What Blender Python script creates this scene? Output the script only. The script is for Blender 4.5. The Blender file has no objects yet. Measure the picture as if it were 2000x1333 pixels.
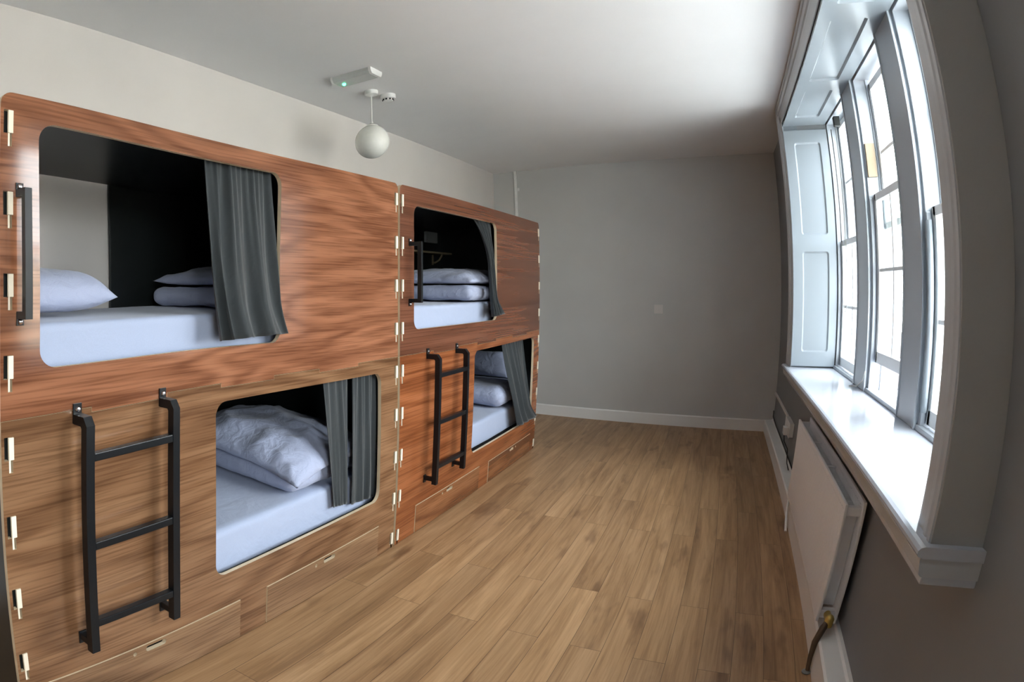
import bpy, bmesh, math, random
from math import pi, sin, cos, sqrt
from mathutils import Vector, Matrix, noise

sc = bpy.context.scene
COL = sc.collection
random.seed(7)

# ------------------------------------------------------------------ camera (fisheye lens, wide angle)
cd = bpy.data.cameras.new('camera')
cam = bpy.data.objects.new('camera', cd)
COL.objects.link(cam)
sc.camera = cam
cd.type = 'PANO'
cd.panorama_type = 'FISHEYE_LENS_POLYNOMIAL'
cd.sensor_fit = 'HORIZONTAL'
cd.sensor_width = 36
MM = 18.0
LENS = (0.9894840110397346, -0.4714608688274376, 0.45351275404369046, -0.14113175571152242)
cd.fisheye_polynomial_k0 = 0
cd.fisheye_polynomial_k1 = -LENS[0] / MM
cd.fisheye_polynomial_k2 = -LENS[1] / MM ** 2
cd.fisheye_polynomial_k3 = -LENS[2] / MM ** 3
cd.fisheye_polynomial_k4 = -LENS[3] / MM ** 4
cd.fisheye_fov = 6.0
cd.shift_x = (1000 - 380.9951) / 2000
cd.shift_y = (563.6028 - 666.5) / 1333
cd.clip_start = 0.02
cam.matrix_world = (Matrix.Translation((1.53985, 0, 1.441325)) @ Matrix.Rotation(0.8378953, 4, 'Z')
                    @ Matrix.Rotation(pi / 2 - 0.0034486, 4, 'X') @ Matrix.Rotation(-0.00095055, 4, 'Z'))

# ------------------------------------------------------------------ daylight and exposure
SKY = 10.0
w = bpy.data.worlds.new('overcast_sky')
sc.world = w
w.use_nodes = True
bgn = w.node_tree.nodes['Background']
bgn.inputs[0].default_value = (0.93, 0.955, 1.0, 1)
bgn.inputs[1].default_value = SKY
for (y0, y1) in ((4.25, 5.03), (3.2, 3.94), (1.8, 2.92), (-.75, .50)):      # portals: sampling guides at the window openings
    ld = bpy.data.lights.new('daylight_opening', 'AREA')
    ld.shape = 'RECTANGLE'; ld.size = y1 - y0; ld.size_y = 1.75
    ld.cycles.is_portal = True
    lo = bpy.data.objects.new('daylight_opening', ld)
    COL.objects.link(lo)
    lo.matrix_world = Matrix.Translation((2.80, (y0 + y1) / 2, 1.735)) @ Matrix.Rotation(pi / 2, 4, 'Y') @ Matrix.Rotation(pi / 2, 4, 'Z')
vs = sc.view_settings
vs.view_transform = 'Standard'
vs.look = 'None'
vs.exposure = 1.2
vs.gamma = 1
vs.use_curve_mapping = False
cy = sc.cycles
cy.max_bounces = 12; cy.diffuse_bounces = 8; cy.glossy_bounces = 4; cy.transparent_max_bounces = 16
cy.caustics_reflective = False; cy.caustics_refractive = False
cy.sample_clamp_indirect = 6.0
cy.use_denoising = True

# ------------------------------------------------------------------ materials
def srgb(r, g, b):
    f = lambda c: (c / 255 / 12.92) if c / 255 <= .04045 else ((c / 255 + .055) / 1.055) ** 2.4
    return (f(r), f(g), f(b), 1)

def new_mat(name):
    m = bpy.data.materials.new(name)
    m.use_nodes = True
    nt = m.node_tree
    return m, nt, nt.nodes['Principled BSDF']

def N(nt, t, **kw):
    n = nt.nodes.new(t)
    for k, v in kw.items():
        setattr(n, k, v)
    return n

def coords(nt, scale, rot=(0, 0, 0), loc=(0, 0, 0)):
    tc = N(nt, 'ShaderNodeTexCoord')
    mp = N(nt, 'ShaderNodeMapping')
    mp.inputs['Scale'].default_value = scale
    mp.inputs['Rotation'].default_value = rot
    mp.inputs['Location'].default_value = loc
    nt.links.new(tc.outputs['Object'], mp.inputs['Vector'])
    return mp.outputs[0]

def ramp(nt, src, stops):
    r = N(nt, 'ShaderNodeValToRGB')
    e = r.color_ramp.elements
    while len(e) < len(stops):
        e.new(.5)
    for k, (p, c) in enumerate(stops):
        e[k].position = p
        e[k].color = c
    nt.links.new(src, r.inputs[0])
    return r.outputs[0]

def mixc(nt, fac, a, b, mode='MIX'):
    m = N(nt, 'ShaderNodeMix', data_type='RGBA', blend_type=mode)
    for sock, v in ((m.inputs[0], fac), (m.inputs[6], a), (m.inputs[7], b)):
        if hasattr(v, 'links') or hasattr(v, 'is_output'):
            nt.links.new(v, sock)
        else:
            sock.default_value = v
    return m.outputs[2]

def bump(nt, bsdf, height, strength, dist=.01):
    b = N(nt, 'ShaderNodeBump')
    b.inputs['Strength'].default_value = strength
    b.inputs['Distance'].default_value = dist
    nt.links.new(height, b.inputs['Height'])
    nt.links.new(b.outputs[0], bsdf.inputs['Normal'])

def mat_paint(name, col, rough=.6, var=.03, bscale=90, bstr=.08):
    m, nt, p = new_mat(name)
    v = coords(nt, (1, 1, 1))
    n = N(nt, 'ShaderNodeTexNoise'); n.inputs['Scale'].default_value = 2.2; n.inputs['Detail'].default_value = 4
    nt.links.new(v, n.inputs[0])
    c0 = tuple(c * (1 - var) for c in col[:3]) + (1,)
    c1 = tuple(min(1, c * (1 + var)) for c in col[:3]) + (1,)
    nt.links.new(ramp(nt, n.outputs[0], [(.3, c0), (.7, c1)]), p.inputs['Base Color'])
    p.inputs['Roughness'].default_value = rough
    n2 = N(nt, 'ShaderNodeTexNoise'); n2.inputs['Scale'].default_value = bscale; n2.inputs['Detail'].default_value = 3
    nt.links.new(v, n2.inputs[0])
    bump(nt, p, n2.outputs[0], bstr, .004)
    return m

def mat_plain(name, col, rough=.5, metal=0., spec=.5):
    m, nt, p = new_mat(name)
    v = coords(nt, (1, 1, 1))
    n = N(nt, 'ShaderNodeTexNoise'); n.inputs['Scale'].default_value = 30; n.inputs['Detail'].default_value = 3
    nt.links.new(v, n.inputs[0])
    c0 = tuple(c * .94 for c in col[:3]) + (1,)
    nt.links.new(ramp(nt, n.outputs[0], [(.3, c0), (.7, col)]), p.inputs['Base Color'])
    p.inputs['Roughness'].default_value = rough
    p.inputs['Metallic'].default_value = metal
    p.inputs['Specular IOR Level'].default_value = spec
    return m

def mat_veneer(name, dark, mid, light, seed, rough=.1, rot=0., rings=8, fig=.30, ys=1., pore=.7):
    """lacquered walnut veneer, grain along y, cathedral figure from contour lines of a stretched noise"""
    m, nt, p = new_mat(name)
    v = coords(nt, (1, .62 * ys, 4.2), (rot, 0, 0), (seed * 3.1, seed * 1.7, seed * .9))
    n = N(nt, 'ShaderNodeTexNoise'); n.inputs['Scale'].default_value = 1.0
    n.inputs['Detail'].default_value = 2.2; n.inputs['Roughness'].default_value = .45; n.inputs['Distortion'].default_value = .5
    nt.links.new(v, n.inputs[0])
    v4 = coords(nt, (1, 1.6 * ys, 30), (rot, 0, 0), (seed, seed * 2, seed))
    n4 = N(nt, 'ShaderNodeTexNoise'); n4.inputs['Scale'].default_value = 1.0; n4.inputs['Detail'].default_value = 4
    nt.links.new(v4, n4.inputs[0])
    mul = N(nt, 'ShaderNodeMath', operation='MULTIPLY'); mul.inputs[1].default_value = rings * 2 * pi
    nt.links.new(n.outputs[0], mul.inputs[0])
    wob = N(nt, 'ShaderNodeMath', operation='MULTIPLY_ADD'); wob.inputs[1].default_value = 2.6
    nt.links.new(n4.outputs[0], wob.inputs[0]); nt.links.new(mul.outputs[0], wob.inputs[2])
    sn = N(nt, 'ShaderNodeMath', operation='SINE'); nt.links.new(wob.outputs[0], sn.inputs[0])
    ad0 = N(nt, 'ShaderNodeMath', operation='MULTIPLY_ADD'); ad0.inputs[1].default_value = fig; ad0.inputs[2].default_value = .28
    nt.links.new(sn.outputs[0], ad0.inputs[0])
    ad = N(nt, 'ShaderNodeMath', operation='MULTIPLY_ADD'); ad.inputs[1].default_value = .45
    nt.links.new(n4.outputs[0], ad.inputs[0]); nt.links.new(ad0.outputs[0], ad.inputs[2])
    base = ramp(nt, ad.outputs[0], [(0.12, dark), (.45, mid), (.85, light)])
    # fine pores along the grain
    v2 = coords(nt, (1, 2.2 * ys, 85), (rot, 0, 0), (seed, seed * 2, 0))
    n2 = N(nt, 'ShaderNodeTexNoise'); n2.inputs['Scale'].default_value = 1.6; n2.inputs['Detail'].default_value = 5
    nt.links.new(v2, n2.inputs[0])
    pores = ramp(nt, n2.outputs[0], [(.36, (.55, .50, .46, 1)), (.54, (1, 1, 1, 1))])
    c = mixc(nt, pore, base, pores, 'MULTIPLY')
    # broad colour drift
    v3 = coords(nt, (1, .8, 2.5), (rot, 0, 0), (seed * 2, 0, seed))
    n3 = N(nt, 'ShaderNodeTexNoise'); n3.inputs['Scale'].default_value = 1.4; n3.inputs['Detail'].default_value = 2
    nt.links.new(v3, n3.inputs[0])
    drift = ramp(nt, n3.outputs[0], [(.3, (.78, .76, .75, 1)), (.7, (1.0, 1.0, 1.0, 1))])
    c = mixc(nt, .8, c, drift, 'MULTIPLY')
    nt.links.new(c, p.inputs['Base Color'])
    p.inputs['Roughness'].default_value = rough
    p.inputs['Specular IOR Level'].default_value = .5
    return m

def mat_floor():
    m, nt, p = new_mat('oak_plank_laminate')
    tc = N(nt, 'ShaderNodeTexCoord')
    sp = N(nt, 'ShaderNodeSeparateXYZ'); nt.links.new(tc.outputs['Object'], sp.inputs[0])
    cb = N(nt, 'ShaderNodeCombineXYZ')
    nt.links.new(sp.outputs[1], cb.inputs[0]); nt.links.new(sp.outputs[0], cb.inputs[1])
    br = N(nt, 'ShaderNodeTexBrick', offset=.37, offset_frequency=2, squash=1)
    br.inputs['Scale'].default_value = 1
    br.inputs['Brick Width'].default_value = 1.45
    br.inputs['Row Height'].default_value = .145
    br.inputs['Mortar Size'].default_value = .0011
    br.inputs['Mortar Smooth'].default_value = .3
    br.inputs['Bias'].default_value = 0
    br.inputs['Color1'].default_value = (0, 0, 0, 1)
    br.inputs['Color2'].default_value = (1, 1, 1, 1)
    br.inputs['Mortar'].default_value = (.5, .5, .5, 1)
    nt.links.new(cb.outputs[0], br.inputs[0])
    # grain shifted per plank
    sc_ = N(nt, 'ShaderNodeVectorMath', operation='SCALE'); sc_.inputs['Scale'].default_value = 9.0
    nt.links.new(br.outputs['Color'], sc_.inputs[0])
    ad = N(nt, 'ShaderNodeVectorMath', operation='ADD')
    nt.links.new(tc.outputs['Object'], ad.inputs[0]); nt.links.new(sc_.outputs[0], ad.inputs[1])
    mp = N(nt, 'ShaderNodeMapping'); mp.inputs['Scale'].default_value = (13, .9, 1)
    nt.links.new(ad.outputs[0], mp.inputs[0])
    n1 = N(nt, 'ShaderNodeTexNoise'); n1.inputs['Scale'].default_value = 1.0; n1.inputs['Detail'].default_value = 7
    n1.inputs['Roughness'].default_value = .62; n1.inputs['Distortion'].default_value = 1.0
    nt.links.new(mp.outputs[0], n1.inputs[0])
    mp2 = N(nt, 'ShaderNodeMapping'); mp2.inputs['Scale'].default_value = (120, 3.0, 1)
    nt.links.new(ad.outputs[0], mp2.inputs[0])
    n2 = N(nt, 'ShaderNodeTexNoise'); n2.inputs['Scale'].default_value = 1.0; n2.inputs['Detail'].default_value = 4
    nt.links.new(mp2.outputs[0], n2.inputs[0])
    c = ramp(nt, n1.outputs[0], [(.28, srgb(132, 100, 70)), (.46, srgb(164, 129, 93)), (.62, srgb(180, 145, 108)), (.8, srgb(194, 160, 123))])
    tone = ramp(nt, br.outputs['Color'], [(0.0, (.86, .85, .84, 1)), (1.0, (1.04, 1.03, 1.0, 1))])
    c = mixc(nt, 1.0, c, tone, 'MULTIPLY')
    pores = ramp(nt, n2.outputs[0], [(.38, (.80, .77, .74, 1)), (.55, (1, 1, 1, 1))])
    c = mixc(nt, .7, c, pores, 'MULTIPLY')
    # dark knots
    mp3 = N(nt, 'ShaderNodeMapping'); mp3.inputs['Scale'].default_value = (5.5, 1.5, 1)
    nt.links.new(ad.outputs[0], mp3.inputs[0])
    n3 = N(nt, 'ShaderNodeTexNoise'); n3.inputs['Scale'].default_value = 1.3; n3.inputs['Detail'].default_value = 3
    nt.links.new(mp3.outputs[0], n3.inputs[0])
    kn = ramp(nt, n3.outputs[0], [(.30, (.62, .58, .57, 1)), (.39, (1, 1, 1, 1))])
    c = mixc(nt, .9, c, kn, 'MULTIPLY')
    c = mixc(nt, br.outputs['Fac'], c, srgb(70, 50, 34))
    nt.links.new(c, p.inputs['Base Color'])
    p.inputs['Roughness'].default_value = .42
    p.inputs['Specular IOR Level'].default_value = .4
    bump(nt, p, n2.outputs[0], .08, .002)
    return m

def mat_fabric(name, col, rough=.9, wrinkle=.25, wscale=9, sheen=.2):
    m, nt, p = new_mat(name)
    v = coords(nt, (1, 1, 1))
    n = N(nt, 'ShaderNodeTexNoise'); n.inputs['Scale'].default_value = wscale; n.inputs['Detail'].default_value = 5
    n.inputs['Distortion'].default_value = .6
    nt.links.new(v, n.inputs[0])
    n2 = N(nt, 'ShaderNodeTexNoise'); n2.inputs['Scale'].default_value = 400; n2.inputs['Detail'].default_value = 2
    nt.links.new(v, n2.inputs[0])
    c0 = tuple(c * .93 for c in col[:3]) + (1,)
    nt.links.new(ramp(nt, n2.outputs[0], [(.3, c0), (.7, col)]), p.inputs['Base Color'])
    p.inputs['Roughness'].default_value = rough
    p.inputs['Sheen Weight'].default_value = sheen
    bump(nt, p, n.outputs[0], wrinkle, .03)
    return m

def mat_emit(name, col, strength):
    m, nt, p = new_mat(name)
    p.inputs['Base Color'].default_value = col
    p.inputs['Emission Color'].default_value = col
    p.inputs['Emission Strength'].default_value = strength
    return m

def mat_glass():
    m, nt, p = new_mat('window_glass')
    nt.nodes.remove(p)
    out = nt.nodes['Material Output']
    tr = N(nt, 'ShaderNodeBsdfTransparent'); tr.inputs[0].default_value = (.96, .98, .97, 1)
    gl = N(nt, 'ShaderNodeBsdfGlossy'); gl.inputs['Roughness'].default_value = .02
    lw = N(nt, 'ShaderNodeLayerWeight'); lw.inputs[0].default_value = .5
    pw = N(nt, 'ShaderNodeMath', operation='POWER'); pw.inputs[1].default_value = 5
    nt.links.new(lw.outputs['Facing'], pw.inputs[0])
    fr = N(nt, 'ShaderNodeMath', operation='MULTIPLY_ADD'); fr.inputs[1].default_value = .7; fr.inputs[2].default_value = .04
    nt.links.new(pw.outputs[0], fr.inputs[0])
    mx = N(nt, 'ShaderNodeMixShader')
    nt.links.new(fr.outputs[0], mx.inputs[0]); nt.links.new(tr.outputs[0], mx.inputs[1]); nt.links.new(gl.outputs[0], mx.inputs[2])
    nt.links.new(mx.outputs[0], out.inputs[0])
    return m

def mat_brick(name):
    m, nt, p = new_mat(name)
    tc = N(nt, 'ShaderNodeTexCoord')
    sp = N(nt, 'ShaderNodeSeparateXYZ'); nt.links.new(tc.outputs['Object'], sp.inputs[0])
    cb = N(nt, 'ShaderNodeCombineXYZ')
    nt.links.new(sp.outputs[1], cb.inputs[0]); nt.links.new(sp.outputs[2], cb.inputs[1])
    br = N(nt, 'ShaderNodeTexBrick')
    br.inputs['Scale'].default_value = 1; br.inputs['Brick Width'].default_value = .24; br.inputs['Row Height'].default_value = .08
    br.inputs['Mortar Size'].default_value = .006
    br.inputs['Color1'].default_value = srgb(222, 212, 196); br.inputs['Color2'].default_value = srgb(208, 196, 178)
    br.inputs['Mortar'].default_value = srgb(205, 200, 190)
    nt.links.new(cb.outputs[0], br.inputs[0])
    nt.links.new(br.outputs['Color'], p.inputs['Base Color'])
    p.inputs['Roughness'].default_value = .9
    return m

M = {}
M['wall'] = mat_paint('warm_grey_wall_paint', srgb(216, 211, 207), .55)
M['ceiling'] = mat_paint('ceiling_emulsion', srgb(233, 233, 233), .7, .015)
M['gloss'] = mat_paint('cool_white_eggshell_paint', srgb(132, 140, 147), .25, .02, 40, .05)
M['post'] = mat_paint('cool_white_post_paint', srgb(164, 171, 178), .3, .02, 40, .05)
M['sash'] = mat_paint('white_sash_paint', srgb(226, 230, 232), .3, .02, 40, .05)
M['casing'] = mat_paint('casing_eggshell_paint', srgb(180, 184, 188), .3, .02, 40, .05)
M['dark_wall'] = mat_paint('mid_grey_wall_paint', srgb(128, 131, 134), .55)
M['casing_side_shade'] = mat_paint('casing_side_shade_grey', srgb(160, 160, 157), .45)  # casing woodwork in darker grey: shade of its outer side put into the colour
M['far_wall'] = mat_paint('grey_wall_paint', srgb(196, 196, 194), .55)
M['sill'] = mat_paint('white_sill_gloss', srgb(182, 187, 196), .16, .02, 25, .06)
M['skirting'] = mat_paint('white_skirting_paint', srgb(238, 238, 236), .35, .02, 40, .05)
M['floor'] = mat_floor()
M['ven_upper_near'] = mat_veneer('walnut_veneer_red_brown', srgb(112, 70, 49), srgb(140, 93, 67), srgb(158, 108, 80), 1.3, .1, 0, 9, .24)
M['ven_lower_near'] = mat_veneer('walnut_veneer_tan', srgb(100, 71, 49), srgb(125, 91, 64), srgb(142, 108, 79), 4.7, .16, .05, 6, .24)
M['ven_upper_far'] = mat_veneer('walnut_veneer_dark', srgb(92, 56, 40), srgb(108, 67, 48), srgb(118, 75, 55), 2.6, .26, 0, 6, .26, .35, .7)
M['ven_lower_far'] = mat_veneer('walnut_veneer_orange', srgb(118, 66, 38), srgb(142, 84, 50), srgb(158, 98, 62), 12.9, .16, .05, 7, .24, .6)
M['drawer_near'] = mat_veneer('walnut_veneer_drawer_tan', srgb(104, 78, 56), srgb(130, 100, 74), srgb(148, 117, 88), 17.1, .2, .03, 4)
M['drawer_far'] = mat_veneer('walnut_veneer_drawer_brown', srgb(104, 64, 40), srgb(130, 84, 54), srgb(148, 100, 66), 21.4, .2, .03, 4)
M['ply'] = mat_plain('birch_ply_edge', srgb(214, 196, 166), .6)
M['tenon'] = mat_plain('birch_ply_tenon', srgb(232, 222, 202), .6)
M['black_board'] = mat_plain('black_laminate', srgb(24, 28, 28), .35)
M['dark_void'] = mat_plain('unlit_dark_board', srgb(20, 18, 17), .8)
M['metal'] = mat_plain('black_powder_coated_steel', srgb(14, 18, 22), .34, 0, .35)
M['chrome'] = mat_plain('zinc_bolt', srgb(215, 215, 222), .2, 1.0)
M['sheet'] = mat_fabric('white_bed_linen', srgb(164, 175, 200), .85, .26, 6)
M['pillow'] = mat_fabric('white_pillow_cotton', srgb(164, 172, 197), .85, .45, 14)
M['curtain'] = mat_fabric('charcoal_curtain_cloth', srgb(32, 39, 42), .8, .1, 16, .25)
M['opal'] = mat_plain('opal_glass_globe', srgb(232, 232, 226), .12)
M['white_plastic'] = mat_plain('white_plastic', srgb(232, 232, 230), .35)
M['clear_plastic'] = mat_plain('prismatic_diffuser', srgb(196, 200, 198), .2)
M['grey_plastic'] = mat_plain('grey_plastic', srgb(120, 122, 122), .5)
M['black_plastic'] = mat_plain('black_cable_plastic', srgb(22, 24, 24), .5)
M['led'] = mat_emit('green_indicator_light', (.05, 1, .45, 1), 6)
M['radiator'] = mat_paint('radiator_enamel', srgb(232, 234, 238), .3, .015, 30, .02)
M['brass'] = mat_plain('brass_fitting', srgb(196, 170, 96), .35, .8)
M['copper'] = mat_plain('tarnished_pipe', srgb(92, 74, 58), .45, .6)
M['pine'] = mat_plain('bare_pine', srgb(146, 130, 106), .6)
M['shelf_wood'] = mat_plain('pale_shelf_wood', srgb(196, 176, 140), .5)
M['glass'] = mat_glass()
M['brick'] = mat_brick('london_stock_brick')
M['stone'] = mat_paint('pale_render', srgb(214, 208, 198), .8)
M['pavement'] = mat_paint('pale_paving', srgb(208, 208, 206), .8)
M['iron'] = mat_plain('painted_iron', srgb(70, 62, 62), .5)
M['dark_glass'] = mat_plain('dark_window_glass', srgb(70, 80, 88), .1)
M['line'] = mat_plain('white_cord', srgb(215, 212, 205), .7)

# ------------------------------------------------------------------ mesh helpers
ORIG = {}

class MB:
    def __init__(s):
        s.v = []; s.f = []; s.mi = []
    def add(s, vs, fs, mi=0):
        o = len(s.v)
        s.v += [tuple(v) for v in vs]
        s.f += [tuple(i + o for i in f) for f in fs]
        s.mi += [mi] * len(fs)
        return s
    def box(s, a, b, bev=0.0, mi=0):
        x0, x1 = sorted((a[0], b[0])); y0, y1 = sorted((a[1], b[1])); z0, z1 = sorted((a[2], b[2]))
        if bev <= 0:
            vs = [(x, y, z) for x in (x0, x1) for y in (y0, y1) for z in (z0, z1)]
            fs = [(0, 1, 3, 2), (4, 6, 7, 5), (0, 4, 5, 1), (2, 3, 7, 6), (0, 2, 6, 4), (1, 5, 7, 3)]
            return s.add(vs, fs, mi)
        bev = min(bev, (x1 - x0) * .49, (y1 - y0) * .49, (z1 - z0) * .49)
        bm = bmesh.new()
        bmesh.ops.create_cube(bm, size=1, matrix=Matrix.Translation(((x0 + x1) / 2, (y0 + y1) / 2, (z0 + z1) / 2)) @ Matrix.Diagonal((x1 - x0, y1 - y0, z1 - z0, 1)))
        bmesh.ops.bevel(bm, geom=list(bm.edges), offset=bev, segments=2, profile=.6, affect='EDGES')
        return s.bm(bm, mi)
    def bm(s, bm, mi=0):
        bm.verts.index_update()
        s.add([v.co[:] for v in bm.verts], [[v.index for v in f.verts] for f in bm.faces], mi)
        bm.free()
        return s
    def tube(s, pts, r, n=10, mi=0, caps=True, square=False):
        """round (or square) bar swept along a polyline"""
        pts = [Vector(p) for p in pts]
        rings = []
        prev = None
        for i, p in enumerate(pts):
            if i == 0: t = pts[1] - p
            elif i == len(pts) - 1: t = p - pts[i - 1]
            else: t = (pts[i + 1] - p).normalized() + (p - pts[i - 1]).normalized()
            t.normalize()
            if prev is None:
                ref = Vector((0, 1, 0)) if abs(t.y) < .9 else Vector((1, 0, 0))
                u = t.cross(ref).normalized()
            else:
                u = prev.copy(); u.rotate(pt.rotation_difference(t)); u = (u - t * u.dot(t)).normalized()
            prev = u; pt = t.copy()
            vv = t.cross(u)
            k = 1.0
            if 0 < i < len(pts) - 1:
                c = (pts[i + 1] - p).normalized().dot((p - pts[i - 1]).normalized())
                k = 1 / max(.5, sqrt((1 + c) / 2))
            if square:
                ring = [p + u * a * r * k + vv * b * r for a, b in ((1, 1), (-1, 1), (-1, -1), (1, -1))]
            else:
                rr = r[i] if isinstance(r, (list, tuple)) else r
                ring = [p + (u * cos(2 * pi * j / n) + vv * sin(2 * pi * j / n)) * rr for j in range(n)]
            rings.append(ring)
        m = len(rings[0])
        vs = [q for ring in rings for q in ring]
        fs = []
        for i in range(len(rings) - 1):
            for j in range(m):
                a, b = i * m + j, i * m + (j + 1) % m
                fs.append((a, b, b + m, a + m))
        if caps:
            fs.append(tuple(range(m))[::-1]); fs.append(tuple(range((len(rings) - 1) * m, len(rings) * m)))
        return s.add(vs, fs, mi)
    def lathe(s, prof, centre, axis='Z', n=32, mi=0):
        c = Vector(centre)
        vs = []
        for (r, h) in prof:
            for j in range(n):
                a = 2 * pi * j / n
                if axis == 'Z': q = Vector((r * cos(a), r * sin(a), h))
                elif axis == 'X': q = Vector((h, r * cos(a), r * sin(a)))
                else: q = Vector((r * sin(a), h, r * cos(a)))
                vs.append(c + q)
        fs = []
        for i in range(len(prof) - 1):
            for j in range(n):
                a, b = i * n + j, i * n + (j + 1) % n
                fs.append((a, b, b + n, a + n))
        fs.append(tuple(range(n))[::-1]); fs.append(tuple(range((len(prof) - 1) * n, len(prof) * n)))
        return s.add(vs, fs, mi)
    def prism(s, poly, axis, a, b, mi=0):
        """polygon in the two other axes, extruded along axis from a to b"""
        def P(u, v, h):
            return {'X': (h, u, v), 'Y': (u, h, v), 'Z': (u, v, h)}[axis]
        n = len(poly)
        vs = [P(u, v, a) for u, v in poly] + [P(u, v, b) for u, v in poly]
        fs = [tuple(range(n))[::-1], tuple(range(n, 2 * n))]
        for i in range(n):
            j = (i + 1) % n
            fs.append((i, j, j + n, i + n))
        return s.add(vs, fs, mi)
    def sheet(s, outline, holes, x0, x1, face_mi=0, edge_mi=1):
        """board lying in the y-z plane between x0 and x1, with holes; cut edges take a second material"""
        bm = bmesh.new()
        edges = []
        for loop in [outline] + holes:
            vv = [bm.verts.new((x1, y, z)) for y, z in loop]
            for i in range(len(vv)):
                edges.append(bm.edges.new((vv[i], vv[(i + 1) % len(vv)])))
        bmesh.ops.triangle_fill(bm, use_beauty=True, use_dissolve=False, edges=edges, normal=(1, 0, 0))
        front = list(bm.faces)
        for f in front:
            if f.normal.x < 0: f.normal_flip()
        r = bmesh.ops.extrude_face_region(bm, geom=front)
        nv = [g for g in r['geom'] if isinstance(g, bmesh.types.BMVert)]
        for v in nv: v.co.x = x0
        bmesh.ops.recalc_face_normals(bm, faces=list(bm.faces))
        bm.normal_update()
        bm.verts.index_update()
        vs = [v.co[:] for v in bm.verts]
        ff = [f for f in bm.faces if abs(f.normal.x) > .5]
        ee = [f for f in bm.faces if abs(f.normal.x) <= .5]
        o = len(s.v)
        s.v += vs
        s.f += [tuple(v.index + o for v in f.verts) for f in ff] + [tuple(v.index + o for v in f.verts) for f in ee]
        s.mi += [face_mi] * len(ff) + [edge_mi] * len(ee)
        bm.free()
        return s
    def soft(s, fn, nu, nv, close_u=False):
        vs = [fn(i / (nu if close_u else nu - 1), j / (nv - 1)) for i in range(nu) for j in range(nv)]
        fs = []
        for i in range(nu if close_u else nu - 1):
            for j in range(nv - 1):
                a = i * nv + j; b = ((i + 1) % nu) * nv + j
                fs.append((a, b, b + 1, a + 1))
        return s.add(vs, fs)
    def build(s, name, mats, parent=None, smooth=False, angle=None, mods=()):
        off = Vector(ORIG.get(parent.as_pointer(), (0, 0, 0))) if parent else Vector((0, 0, 0))
        me = bpy.data.meshes.new(name)
        me.from_pydata([tuple(Vector(v) - off) for v in s.v], [], s.f)
        for m in (mats if isinstance(mats, (list, tuple)) else [mats]):
            me.materials.append(m)
        if any(s.mi):
            me.polygons.foreach_set('material_index', s.mi)
        bm = bmesh.new(); bm.from_mesh(me)
        bmesh.ops.recalc_face_normals(bm, faces=list(bm.faces))
        bm.to_mesh(me); bm.free()
        if smooth:
            me.polygons.foreach_set('use_smooth', [True] * len(me.polygons))
            if angle:
                me.set_sharp_from_angle(angle=math.radians(angle))
        me.update()
        o = bpy.data.objects.new(name, me)
        COL.objects.link(o)
        if parent:
            o.parent = parent
        ORIG[o.as_pointer()] = tuple(off)
        return o

def rootmesh(mb, name, mats, base, **kw):
    """a top-level one-mesh object whose origin sits at base"""
    e = bpy.data.objects.new('x', None)
    ORIG[e.as_pointer()] = tuple(base)
    off = Vector(base)
    mb.v = [tuple(Vector(v) - off) for v in mb.v]
    bpy.data.objects.remove(e)
    o = mb.build(name, mats, None, **kw)
    o.location = base
    ORIG[o.as_pointer()] = tuple(base)
    return o

def thing(name, label, cat, loc, group=None, kind=None):
    o = bpy.data.objects.new(name, None)
    o.empty_display_size = .1
    COL.objects.link(o)
    o.location = loc
    ORIG[o.as_pointer()] = tuple(loc)
    return tag(o, label, cat, group, kind)

def tag(o, label, cat, group=None, kind=None):
    o['label'] = label; o['category'] = cat
    if group: o['group'] = group
    if kind: o['kind'] = kind
    return o

def rrect(y0, y1, z0, z1, r, n=8):
    out = []
    for cy_, cz_, a0 in ((y1 - r, z1 - r, 0), (y0 + r, z1 - r, 90), (y0 + r, z0 + r, 180), (y1 - r, z0 + r, 270)):
        for k in range(n + 1):
            a = math.radians(a0 + 90 * k / n)
            out.append((cy_ + r * cos(a), cz_ + r * sin(a)))
    return out

def rbox(c, size, r, n=(24, 24, 8), fn=None):
    """rounded soft box as a dense grid; fn(p, normal) may displace"""
    hx, hy, hz = [d / 2 for d in size]
    bm = bmesh.new()
    idx = {}
    def vert(i, j, k):
        key = (i, j, k)
        if key not in idx:
            p = Vector(((2 * i / n[0] - 1) * hx, (2 * j / n[1] - 1) * hy, (2 * k / n[2] - 1) * hz))
            q = Vector((max(-hx + r, min(hx - r, p.x)), max(-hy + r, min(hy - r, p.y)), max(-hz + r, min(hz - r, p.z))))
            d = p - q
            nn = d.normalized() if d.length > 1e-6 else Vector((0, 0, 1))
            w_ = q + nn * min(r, d.length) if d.length > 1e-6 else p
            if fn: w_ = w_ + fn(w_, nn)
            idx[key] = bm.verts.new(w_ + Vector(c))
        return idx[key]
    for k in (0, n[2]):
        for i in range(n[0]):
            for j in range(n[1]):
                bm.faces.new([vert(i, j, k), vert(i + 1, j, k), vert(i + 1, j + 1, k), vert(i, j + 1, k)])
    for i in (0, n[0]):
        for j in range(n[1]):
            for k in range(n[2]):
                bm.faces.new([vert(i, j, k), vert(i, j + 1, k), vert(i, j + 1, k + 1), vert(i, j, k + 1)])
    for j in (0, n[1]):
        for i in range(n[0]):
            for k in range(n[2]):
                bm.faces.new([vert(i, j, k), vert(i + 1, j, k), vert(i + 1, j, k + 1), vert(i, j, k + 1)])
    mb = MB(); mb.bm(bm)
    return mb

# ------------------------------------------------------------------ room dimensions (metres)
XL, XW, YF, YN, H = -0.9655, 2.3466, 6.9715, -3.6, 2.763
XO = 2.82                                  # outside face of the window wall
WY0, WY1, WZ0, WZ1 = 1.74, 5.03, .86, 2.605  # window opening

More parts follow.
